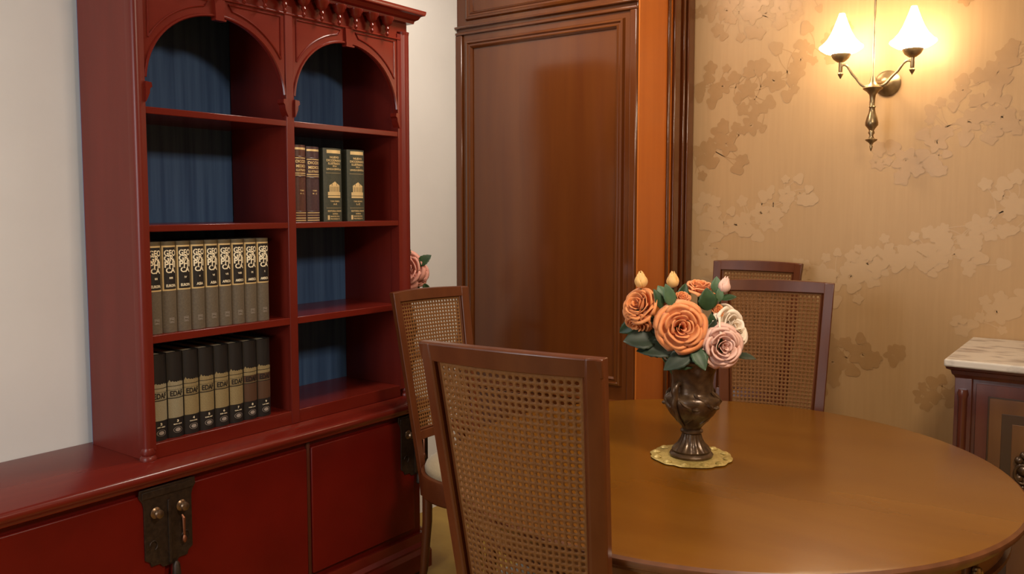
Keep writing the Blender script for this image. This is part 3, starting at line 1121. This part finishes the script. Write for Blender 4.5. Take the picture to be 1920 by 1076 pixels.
# relief: leaves and vines on the belly
for k in range(7):
    a0 = k * 2 * PI / 7 + 0.3
    pts = []
    for j in range(10):
        t = j / 9
        a = a0 + 0.45 * math.sin(t * 4.5)
        z = 0.095 + t * 0.085
        r = 0.0
        if z < 0.15:
            r = 0.040 + (z - 0.094) / 0.056 * 0.0345
        else:
            r = 0.0745 - (z - 0.15) * 0.55
        pts.append((r * math.cos(a), r * math.sin(a), z))
    m.tube(pts, [0.002, 0.004, 0.005, 0.004, 0.005, 0.006, 0.005, 0.004, 0.005, 0.003], 6)
    a = a0 + 0.5
    m.lathe([(0, -0.006), (0.008, -0.004), (0.011, 0), (0.008, 0.004), (0, 0.006)], (0.070 * math.cos(a), 0.070 * math.sin(a), 0.140), 10)
m.build('bowl', 'bronze', urn, smooth=50)
# camera-left handle: stem-like scroll
for ang in (math.radians(-68 - 54 + 20), math.radians(112 - 54 + 20)):
    m = MB()
    pts = []
    for (r, z) in ((0.048, 0.198), (0.062, 0.204), (0.072, 0.196), (0.076, 0.182), (0.072, 0.168), (0.078, 0.156), (0.078, 0.142), (0.068, 0.122), (0.052, 0.104), (0.034, 0.084)):
        pts.append((r * math.cos(ang), r * math.sin(ang), z))
    m.tube(pts, [0.006, 0.007, 0.009, 0.010, 0.009, 0.008, 0.008, 0.007, 0.006, 0.004], 10)
    m.build('handle', 'bronze', urn, smooth=60)

# view-aligned helper axes to lay flowers in the urn: right and toward-viewer as seen from the room's entrance
RT = Vector((0.806, 0.592, 0))
TV = Vector((0.592, -0.806, 0))
UPV = Vector((0, 0, 1))


def rose_mesh(mb, c, axis, R, openness=1.0, seed=0):
    """layered spiral petals, centre c, facing axis"""
    rr = random.Random(seed)
    ax = Vector(axis).normalized()
    ref = UPV if abs(ax.z) < 0.9 else Vector((1, 0, 0))
    e1 = ax.cross(ref).normalized()
    e2 = ax.cross(e1)
    c = Vector(c)
    layers = ((3, 0.14, 0.44, 0.02), (3, 0.27, 0.45, 0.10), (4, 0.44, 0.42, 0.22), (4, 0.64, 0.34, 0.45), (5, 0.84, 0.20, 0.8), (5, 1.0, 0.02, 1.1))
    for li, (n, rad, top, flare) in enumerate(layers):
        rad2 = rad * (0.55 + 0.45 * openness) if li > 2 else rad
        top2 = top + (1 - openness) * 0.45 * rad
        fl = flare * openness
        for k in range(n):
            a0 = 2 * PI * (k + 0.5 * (li % 2)) / n + rr.uniform(-0.2, 0.2)
            span = 2 * PI / n * 0.80 + 0.25
            hgt = R * (top2 + rr.uniform(-0.05, 0.05))
            ro = R * rad2 * rr.uniform(0.94, 1.06)
            ph = rr.uniform(0, 6)

            def fn(u, v, a0=a0, span=span, hgt=hgt, ro=ro, fl=fl, ph=ph, li=li):
                w_ = math.sin(PI * min(1, 0.10 + v * 0.72)) ** 0.7
                a = a0 + (u - 0.5) * span * 2 * w_ * 0.62
                prof = math.sin(min(1.0, v * 1.25) * PI / 2)
                r = ro * (0.25 + 0.75 * prof)
                z = -0.42 * R + (hgt + 0.42 * R) * (v ** 0.85)
                # rim curls outward
                curl = max(0, v - 0.72) / 0.28
                r += R * 0.13 * curl ** 1.5 * (0.35 + fl)
                z -= R * 0.16 * curl ** 2 * (0.2 + fl)
                # petal edge rounding: drop corners
                e = abs(2 * u - 1)
                z -= R * 0.15 * v * e ** 4
                r += R * 0.02 * math.sin(2 * PI * u + ph) * v
                # open spiral overlap
                r += R * 0.05 * (u - 0.5)
                return c + ax * z + (e1 * math.cos(a) + e2 * math.sin(a)) * r
            mb.grid(fn, 7, 8)


def leaf_mesh(mb, p, d, n, L, W, fold=0.2, bend=0.25):
    p = Vector(p)
    d = Vector(d).normalized()
    n = (Vector(n) - d * Vector(n).dot(d)).normalized()
    s = d.cross(n)

    def fn(u, v):
        x = (u - 0.5) * 2
        wv = W * 0.5 * (math.sin(PI * v ** 0.85) ** 0.8 if 0 < v < 1 else 0)
        wv *= 1 + 0.05 * math.sin(v * 40)
        return p + d * (L * v) + s * (x * wv) + n * (fold * wv * abs(x) - bend * L * v * v)
    mb.grid(fn, 6, 12)


def loc(r, t, z):
    return Vector((VX, VY, 0)) + RT * r + TV * t + UPV * z


def make_rose(label, name, r, t, z, R, axis, mt, openness=1.0, seed=0, leaves=(), cat='rose', cup='leaf'):
    """axis in (right, toward, up)"""
    c = loc(r, t, z)
    ax = (RT * axis[0] + TV * axis[1] + UPV * axis[2]).normalized()
    base_p = loc(r * 0.25, t * 0.25, TZ + 0.20)
    root = empty(name, base_p, label=label, cat=cat, group='roses in the bronze urn')
    m = MB()
    rose_mesh(m, c, ax, R, openness, seed)
    P(m.build('bloom', mt, smooth=70, fix=False, solid=0.0007), root)
    m = MB()
    b = c - ax * R * 0.40
    mid = (b + base_p) / 2 + TV * 0.0
    m.tube([base_p, mid, b - ax * 0.01, b + ax * 0.004], [0.0024, 0.0022, 0.003, 0.006], 8)
    P(m.build('stem', 'stemg', smooth=60), root)
    if cup:
        m = MB()
        ref = UPV if abs(ax.z) < 0.9 else Vector((1, 0, 0))
        e1 = ax.cross(ref).normalized()
        e2 = ax.cross(e1)
        for k in range(5):
            a = k * 2 * PI / 5
            o = e1 * math.cos(a) + e2 * math.sin(a)
            leaf_mesh(m, b, (ax * 0.7 + o * 0.7), -ax + o, R * 0.75, R * 0.22, 0.1, 0.1)
        P(m.build('sepals', cup, smooth=70, fix=False, solid=0.0006), root)
    for (lr, lt, lz, d, n, L, W, lm) in leaves:
        m = MB()
        leaf_mesh(m, loc(lr, lt, lz), RT * d[0] + TV * d[1] + UPV * d[2], RT * n[0] + TV * n[1] + UPV * n[2], L, W)
        P(m.build('leaf', lm, smooth=70, fix=False, solid=0.0006), root)
    return root


def make_bud(label, r, t, z, L, W, mt, axis, seed=0, cup='leaf', leaves=()):
    c = loc(r, t, z)
    ax = (RT * axis[0] + TV * axis[1] + UPV * axis[2]).normalized()
    base_p = loc(r * 0.25, t * 0.25, TZ + 0.20)
    root = empty('rose_bud', base_p, label=label, cat='rose bud', group='rose buds in the bronze urn')
    ref = Vector((1, 0, 0))
    e1 = ax.cross(ref).normalized()
    e2 = ax.cross(e1)
    m = MB()
    for li in range(3):
        for k in range(3):
            a0 = k * 2 * PI / 3 + li * 1.1 + seed

            def fn(u, v, a0=a0, li=li):
                a = a0 + (u - 0.5) * 2.6 * (1 - 0.5 * v * v)
                rad = W * 0.5 * (math.sin(PI * (0.12 + 0.80 * v)) ** 0.8) * (0.62 + 0.17 * li) * (1 + 0.10 * (u - .5))
                zz = -L * 0.5 + L * (1 - 0.09 * li) * v - 0.12 * L * v * abs(2 * u - 1) ** 3
                if v > 0.85:
                    rad += W * 0.12 * (v - 0.85) / 0.15 * (0.4 * li)
                return c + ax * zz + (e1 * math.cos(a) + e2 * math.sin(a)) * rad
            m.grid(fn, 7, 9)
    P(m.build('bloom', mt, smooth=70, fix=False, solid=0.0006), root)
    b = c - ax * L * 0.48
    m = MB()
    m.tube([base_p, (base_p + b) / 2 + RT * 0.005, b - ax * 0.008, b + ax * 0.003], [0.0022, 0.002, 0.0022, 0.005], 8)
    P(m.build('stem', 'stemg', smooth=60), root)
    if cup:
        m = MB()
        for k in range(4):
            a = k * PI / 2 + seed
            o = e1 * math.cos(a) + e2 * math.sin(a)
            leaf_mesh(m, b - ax * 0.002, ax * 0.95 + o * 0.45, o, L * 0.55, W * 0.30, 0.1, 0.0)
        P(m.build('sepals', cup, smooth=70, fix=False, solid=0.0005), root)
    for (lr, lt, lz, d, n, LL, WW, lm) in leaves:
        m = MB()
        leaf_mesh(m, loc(lr, lt, lz), RT * d[0] + TV * d[1] + UPV * d[2], RT * n[0] + TV * n[1] + UPV * n[2], LL, WW)
        P(m.build('leaf', lm, smooth=70, fix=False, solid=0.0006), root)
    return root


# pixel->metre at the urn: 1 px ~ 1.43 mm; urn axis at x 1297, rim y 670 = z 1.015
def px(x):
    return (x - 1297) * 0.001435


def pz(y):
    return 1.012 + (671 - y) * 0.00143


make_rose('large open orange rose facing the viewer in the middle of the urn', 'rose', px(1265), 0.075, pz(601), 0.058, (-0.05, 1, 0.18), 'orange', 1.0, 1,
          leaves=((px(1300), .05, pz(655), (-.7, .2, -.25), (0, .8, .5), .075, .05, 'leaf'),
                  (px(1250), .04, pz(640), (-1, .2, 0.0), (0, .8, .5), .085, .060, 'leafdark')))
make_rose('orange rose turned sideways at the upper left of the bouquet', 'rose', px(1193), 0.03, pz(565), 0.050, (-0.62, .62, 0.45), 'orange2', 0.75, 2,
          leaves=((px(1225), .03, pz(628), (-.95, .25, .10), (0, .75, .6), .085, .066, 'leafdark'), (px(1190), .0, pz(600), (-.8, 0, -.5), (0, 1, .2), .05, .035, 'leaf')))
make_rose('small drooping orange rose at the lower left of the bouquet', 'rose', px(1190), 0.025, pz(598), 0.036, (-0.5, .55, -.65), 'orange2', 0.9, 3)
make_rose('small orange rose just behind the large middle bloom', 'rose', px(1272), 0.03, pz(553), 0.027, (0.15, .6, 0.75), 'orange', 0.35, 4,
          leaves=((px(1250), .05, pz(565), (-.25, .3, 1), (.2, 1, 0), .060, .034, 'leaf2'), (px(1232), .05, pz(570), (-.3, .2, 1), (.5, 1, 0), .055, .028, 'leaf')))
make_rose('flat orange rose at the upper right facing the ceiling', 'rose', px(1312), -0.02, pz(535), 0.042, (0.1, .25, 1), 'orange', 0.9, 5,
          leaves=((px(1318), .03, pz(575), (-.05, .3, 1), (.1, 1, 0), .060, .052, 'leaf'), (px(1335), .01, pz(545), (.1, .1, 1), (0, 1, 0), .045, .030, 'leaf2')))
make_rose('pale pink rose low on the right over the urn rim', 'rose', px(1341), 0.070, pz(636), 0.050, (0.15, 1, 0.10), 'pink', 1.0, 6,
          leaves=((px(1318), .06, pz(645), (-.9, .3, -.3), (0, .8, .6), .060, .042, 'leaf2'),))
make_rose('cream white rose behind the pale pink rose on the right', 'rose', px(1364), 0.020, pz(608), 0.062, (0.60, .70, 0.35), 'cream', 0.9, 7,
          leaves=((px(1372), .03, pz(660), (.9, .3, .12), (0, .4, 1), .050, .034, 'leafdark'),))
make_rose('small orange rose peeping between leaf and cream rose', 'rose', px(1337), 0.02, pz(576), 0.024, (0.4, .7, 0.4), 'orange2', 0.4, 8,
          leaves=((px(1322), .045, pz(612), (.05, .3, 1), (.2, 1, 0), .048, .030, 'leaf'), (px(1312), .055, pz(628), (.4, .2, .8), (.2, 1, 0), .060, .034, 'leafdark')))
make_bud('yellow rose bud at the top left above the sideways rose', px(1197), 0.02, pz(518), 0.045, 0.036, 'yellow', (-.05, .1, 1), 0.3, cup=None)
make_bud('yellow rose bud at the top middle of the bouquet', px(1258), 0.0, pz(519), 0.044, 0.034, 'yellow', (-.05, .1, 1), 1.2,
         leaves=((px(1266), .02, pz(565), (.45, 0, 1), (.2, 1, 0), .060, .036, 'leaf'), (px(1245), .03, pz(560), (-.5, 0, 1), (.2, 1, 0), .050, .036, 'leaf2')))
make_bud('pink rose bud at the top right of the bouquet', px(1352), 0.01, pz(528), 0.045, 0.034, 'pink', (.25, .1, 1), 2.0,
         leaves=((px(1345), .02, pz(556), (.8, .1, .35), (0, .6, 1), .040, .026, 'leaf'), (px(1340), .02, pz(560), (.1, .1, 1), (0, 1, 0), .040, .022, 'leaf2')))
# low dark foliage around the rim, one sprig
sp = empty('leaf_sprig', loc(0, 0, TZ + 0.2), label='dark green rose leaves hanging over the left rim of the urn', cat='foliage')
for (a, b, c_, d, n, L, W, lm) in ((px(1262), .045, pz(645), (-.95, .2, .12), (0, .7, .6), .105, .058, 'leafdark'),
                                   (px(1285), .06, pz(648), (-.7, .3, -.32), (0, .8, .5), .085, .050, 'leafdark'),
                                   (px(1290), .06, pz(640), (.2, .4, -.4), (0, 1, .5), .065, .042, 'leaf'),
                                   (px(1240), .02, pz(620), (-.8, .1, .2), (0, 1, .2), .070, .05, 'leafdark'),
                                   (px(1300), .03, pz(650), (.6, .2, .5), (0, 1, .2), .070, .05, 'leafdark'),
                                   (px(1290), .0, pz(640), (.1, .0, 1), (0, 1, .0), .090, .06, 'leafdark'),
                                   (px(1255), .0, pz(640), (-.2, .0, 1), (0, 1, .0), .080, .06, 'leafdark'),
                                   (px(1225), .01, pz(630), (-.1, .0, 1), (0, 1, .0), .060, .05, 'leafdark'),
                                   (px(1330), -.01, pz(640), (.2, .0, 1), (0, 1, .0), .080, .05, 'leafdark')):
    m = MB()
    leaf_mesh(m, loc(a, b, c_), RT * d[0] + TV * d[1] + UPV * d[2], RT * n[0] + TV * n[1] + UPV * n[2], L, W)
    P(m.build('leaf', lm, smooth=70, fix=False, solid=0.0006), sp)

# ------------------------------------------------------------------ stand with dusty roses in the corner behind the left chair
QX, QY = -2.48, 2.63
st = empty('plant_stand', (QX, QY, 0), label='slim dark wooden pedestal stand in the corner behind the left chair', cat='stand')
m = MB()
m.lathe([(0.075, 0.0), (0.075, 0.02), (0.055, 0.035), (0.03, 0.05), (0.022, 0.10), (0.03, 0.16), (0.018, 0.22), (0.024, 0.50), (0.018, 0.74), (0.035, 0.78), (0.05, 0.795)], (0, 0, 0), 32)
m.build('column', 'chairwood', st, smooth=50)
m = MB()
m.lathe([(0, 0.795), (0.10, 0.795), (0.105, 0.80), (0.10, 0.815), (0, 0.815)], (0, 0, 0), 32)
m.build('stand_top', 'chairwood', st, smooth=50)
v = MB()
v.lathe([(0, 0), (0.03, 0), (0.032, 0.01), (0.024, 0.03), (0.035, 0.07), (0.036, 0.10), (0.024, 0.14), (0.022, 0.16), (0.028, 0.18), (0.024, 0.18), (0.018, 0.16), (0, 0.15)], (QX, QY, 0.8155), 24)
tag(v.build('vase', 'bronze', smooth=50), 'small dark vase on the pedestal stand behind the left chair', 'vase')


def corner_rose(label, dr, dt, z, R, axis, seed, leaves):
    c = Vector((QX, QY, 0)) + RT * dr + TV * dt + UPV * z
    ax = (RT * axis[0] + TV * axis[1] + UPV * axis[2]).normalized()
    bp = Vector((QX, QY, 0.98)) + RT * dr * 0.1
    root = empty('rose', bp, label=label, cat='rose', group='dusty pink roses beside the bookcase')
    m = MB()
    rose_mesh(m, c, ax, R, 1.0, seed)
    P(m.build('bloom', 'dusty', smooth=70, fix=False, solid=0.0007), root)
    m = MB()
    m.tube([bp, (bp + c) / 2, c - ax * R * 0.4], 0.0025, 8)
    P(m.build('stem', 'stemg'), root)
    for (a, b, z_, d, n, L, W) in leaves:
        m = MB()
        leaf_mesh(m, Vector((QX, QY, 0)) + RT * a + TV * b + UPV * z_, RT * d[0] + TV * d[1] + UPV * d[2], RT * n[0] + TV * n[1] + UPV * n[2], L, W)
        P(m.build('leaf', 'leaf', smooth=70, fix=False, solid=0.0006), root)


corner_rose('dusty pink rose half hidden behind the bookcase post', -0.008, 0.02, 1.155, 0.070, (-.25, 1, .25), 21,
            ((0.00, 0.03, 1.205, (-.2, .1, 1), (.5, 1, 0), .065, .05), (0.0, 0.0, 1.10, (.7, 0, -.4), (0, 1, 0), .06, .035)))
corner_rose('dusty pink rose beside two green leaves near the white corner', 0.045, 0.00, 1.140, 0.048, (.55, .8, .2), 22,
            ((0.045, 0.02, 1.175, (.75, .1, .7), (-.3, 1, .3), .070, .045), (0.07, 0.02, 1.10, (.4, 0, -.8), (0, 1, 0), .05, .03)))

# ------------------------------------------------------------------ wall sconce
SX, SY = -0.842, 3.46
sn = empty('wall_sconce', (-0.825, YW, 1.91), label='brass two-arm wall sconce with lit white bell shades on the gold wallpaper', cat='wall lamp')


def PS(mbd, name, mt=None, par=None, **k):
    o = mbd.build(name, mt, **k)
    o.parent = par or sn
    o.matrix_parent_inverse = Matrix.Translation(Vector(sn.location)).inverted()
    return o


m = MB()
m.lathe([(0, YW), (0.048, YW), (0.050, YW - 0.006), (0.042, YW - 0.012), (0.030, YW - 0.016), (0.024, YW - 0.024), (0.010, YW - 0.028), (0, YW - 0.028)][::-1],
        (-0.825, 0, 1.905), 32, axis='y')
PS(m, 'backplate', 'brass', smooth=45)
m = MB()
m.tube([(-0.825, YW - 0.02, 1.905), (-0.830, YW - 0.07, 1.900), (-0.838, SY + 0.04, 1.893), (SX, SY, 1.895)], 0.007, 10)
PS(m, 'wall_arm', 'brass')
m = MB()
m.lathe([(0, 1.632), (0.003, 1.636), (0.006, 1.650), (0.004, 1.655), (0.008, 1.664), (0.020, 1.672), (0.022, 1.677), (0.010, 1.682), (0.007, 1.692), (0.012, 1.702),
         (0.009, 1.711), (0.016, 1.722), (0.023, 1.730), (0.0235, 1.742), (0.019, 1.760), (0.012, 1.780), (0.010, 1.796), (0.013, 1.800), (0.010, 1.804), (0.010, 1.830),
         (0.012, 1.845), (0.022, 1.858), (0.034, 1.866), (0.036, 1.871), (0.026, 1.876), (0.018, 1.884), (0.012, 1.894), (0.009, 1.910), (0.004, 1.920), (0.0045, 2.32), (0.010, 2.33), (0, 2.34)],
        (SX, SY, 0), 24)
PS(m, 'stem', 'brass', smooth=50)
shade_c = []
for s, (cx, cz) in ((-1, (-0.963, 1.992)), (1, (-0.706, 1.985))):
    # arms spread along the wall direction
    m = MB()
    x0, z0 = SX + s * 0.018, 1.880
    x1, z1 = cx, cz - 0.030
    dx = x1 - x0
    dz = z1 - z0
    pts = []
    for k in range(13):
        t = k / 12
        zz = z0 + dz * (t * t * (3 - 2 * t)) + 0.012 * math.sin(PI * max(0, (t - .6) / .4)) - 0.006 * math.sin(PI * min(1, t / 0.4))
        pts.append((x0 + dx * t, SY, zz))
    m.tube(pts, 0.0048, 10)
    m.lathe([(0, cz - 0.078), (0.007, cz - 0.066), (0.011, cz - 0.058), (0.006, cz - 0.052), (0.0075, cz - 0.048), (0.0075, cz - 0.010)], (cx, SY, 0), 16)
    PS(m, 'arm', 'brass', smooth=50)
    m = MB()
    m.lathe([(0.0075, cz - 0.014), (0.014, cz - 0.012), (0.028, cz - 0.001), (0.036, cz + 0.013), (0.037, cz + 0.018), (0, cz + 0.018)], (cx, SY, 0), 24)
    cup = PS(m, 'lamp_cup', 'brass', smooth=50)
    m = MB()
    pr = [(0.036, 0.016), (0.062, 0.024), (0.082, 0.036), (0.088, 0.042), (0.087, 0.047), (0.076, 0.054), (0.056, 0.074), (0.040, 0.100), (0.026, 0.132), (0.015, 0.160),
          (0.011, 0.172)]
    m.lathe([(r * 0.92, cz + z) for r, z in pr], (cx, SY, 0), 40, cap=True)
    sh = PS(m, 'lamp_shade', 'shade', smooth=60)
    shade_c.append((cx, SY, cz + 0.07))

# ------------------------------------------------------------------ marble-topped sideboard
CX0, CX1, CY0 = -0.465, 1.10, 3.075
cb = empty('sideboard', (0.3, 3.34, 0), label='dark wooden sideboard with white veined marble top against the gold wallpaper', cat='sideboard')


def PC(mbd, name, mt=None, par=None, **k):
    o = mbd.build(name, mt, **k)
    o.parent = cb
    o.matrix_parent_inverse = Matrix.Translation(Vector(cb.location)).inverted()
    return o


m = MB()
m.box(CX0 - 0.028, CX1 + 0.028, CY0 - 0.045, YW - 0.005, 0.905, 0.930)
PC(m, 'marble_top', 'marble', bevel=0.006, bseg=3)
m = MB()
rings = []
for (a, z) in ((0.0, 0.865), (0.003, 0.872), (0.009, 0.878), (0.012, 0.890), (0.024, 0.896), (0.026, 0.905)):
    rings.append([(CX0 - a, CY0 - a, z), (CX1 + a, CY0 - a, z), (CX1 + a, YW - 0.006, z), (CX0 - a, YW - 0.006, z)])
m.sweep(rings)
PC(m, 'top_moulding', 'cabwood', smooth=25)
PC(bx(CX0, CX1, CY0 + 0.012, YW - 0.006, 0.08, 0.866), 'body', 'cabwood', bevel=0.002)
PC(bx(CX0 - 0.01, CX1 + 0.01, CY0 - 0.012, YW - 0.006, 0, 0.08), 'plinth', 'cabwood', bevel=0.004)
for (a, b) in ((CX0, CX0 + 0.050), (CX1 - 0.05, CX1)):
    m = MB()
    m.box(a, b, CY0 - 0.002, CY0 + 0.02, 0.08, 0.866)
    xm = (a + b) / 2
    m.lathe([(0.012, 0.10), (0.017, 0.11), (0.013, 0.125), (0.013, 0.80), (0.017, 0.815), (0.013, 0.83)], (xm, CY0 - 0.004, 0), 14)
    PC(m, 'corner_post', 'cabwood', bevel=0.0015)
for (a, b) in ((CX0 + 0.062, 0.318), (0.337, CX1 - 0.062)):
    m = MB()
    m.use('cabwood').box(a, b, CY0 + 0.002, CY0 + 0.013, 0.10, 0.852)
    m.use('cabband').box(a + .035, b - .035, CY0 - 0.0005, CY0 + 0.004, 0.135, 0.815)
    m.use('cabpanel').box(a + .040, b - .040, CY0 - 0.002, CY0 + 0.003, 0.140, 0.810)
    m.use('cabband').box(a + .075, b - .075, CY0 - 0.003, CY0 + 0.003, 0.180, 0.765)
    m.use('cabpanel').box(a + .105, b - .105, CY0 - 0.004, CY0 + 0.003, 0.21, 0.735)
    d = PC(m, 'door', bevel=0.0015)
    # carved pull in the middle of the door
    m = MB()
    xm = -0.262 if a < 0 else 0.80
    for (dx, dz, r) in ((0, 0.058, 0.012), (-0.012, 0.04, 0.014), (0.012, 0.036, 0.015), (0, 0.012, 0.020), (-0.010, -0.016, 0.015), (0.010, -0.022, 0.015), (0, -0.045, 0.012)):
        m.lathe([(0, -r), (r * .7, -r * .7), (r, 0), (r * .7, r * .7), (0, r)], (xm + dx, CY0 - 0.012, 0.585 + dz), 12)
    m.tube([(xm + 0.022 * math.cos(q), CY0 - 0.022, 0.585 + 0.03 * math.sin(q)) for q in [k * PI / 8 for k in range(17)]], 0.005, 8)
    h = PC(m, 'carved_pull', 'bronze', smooth=60)
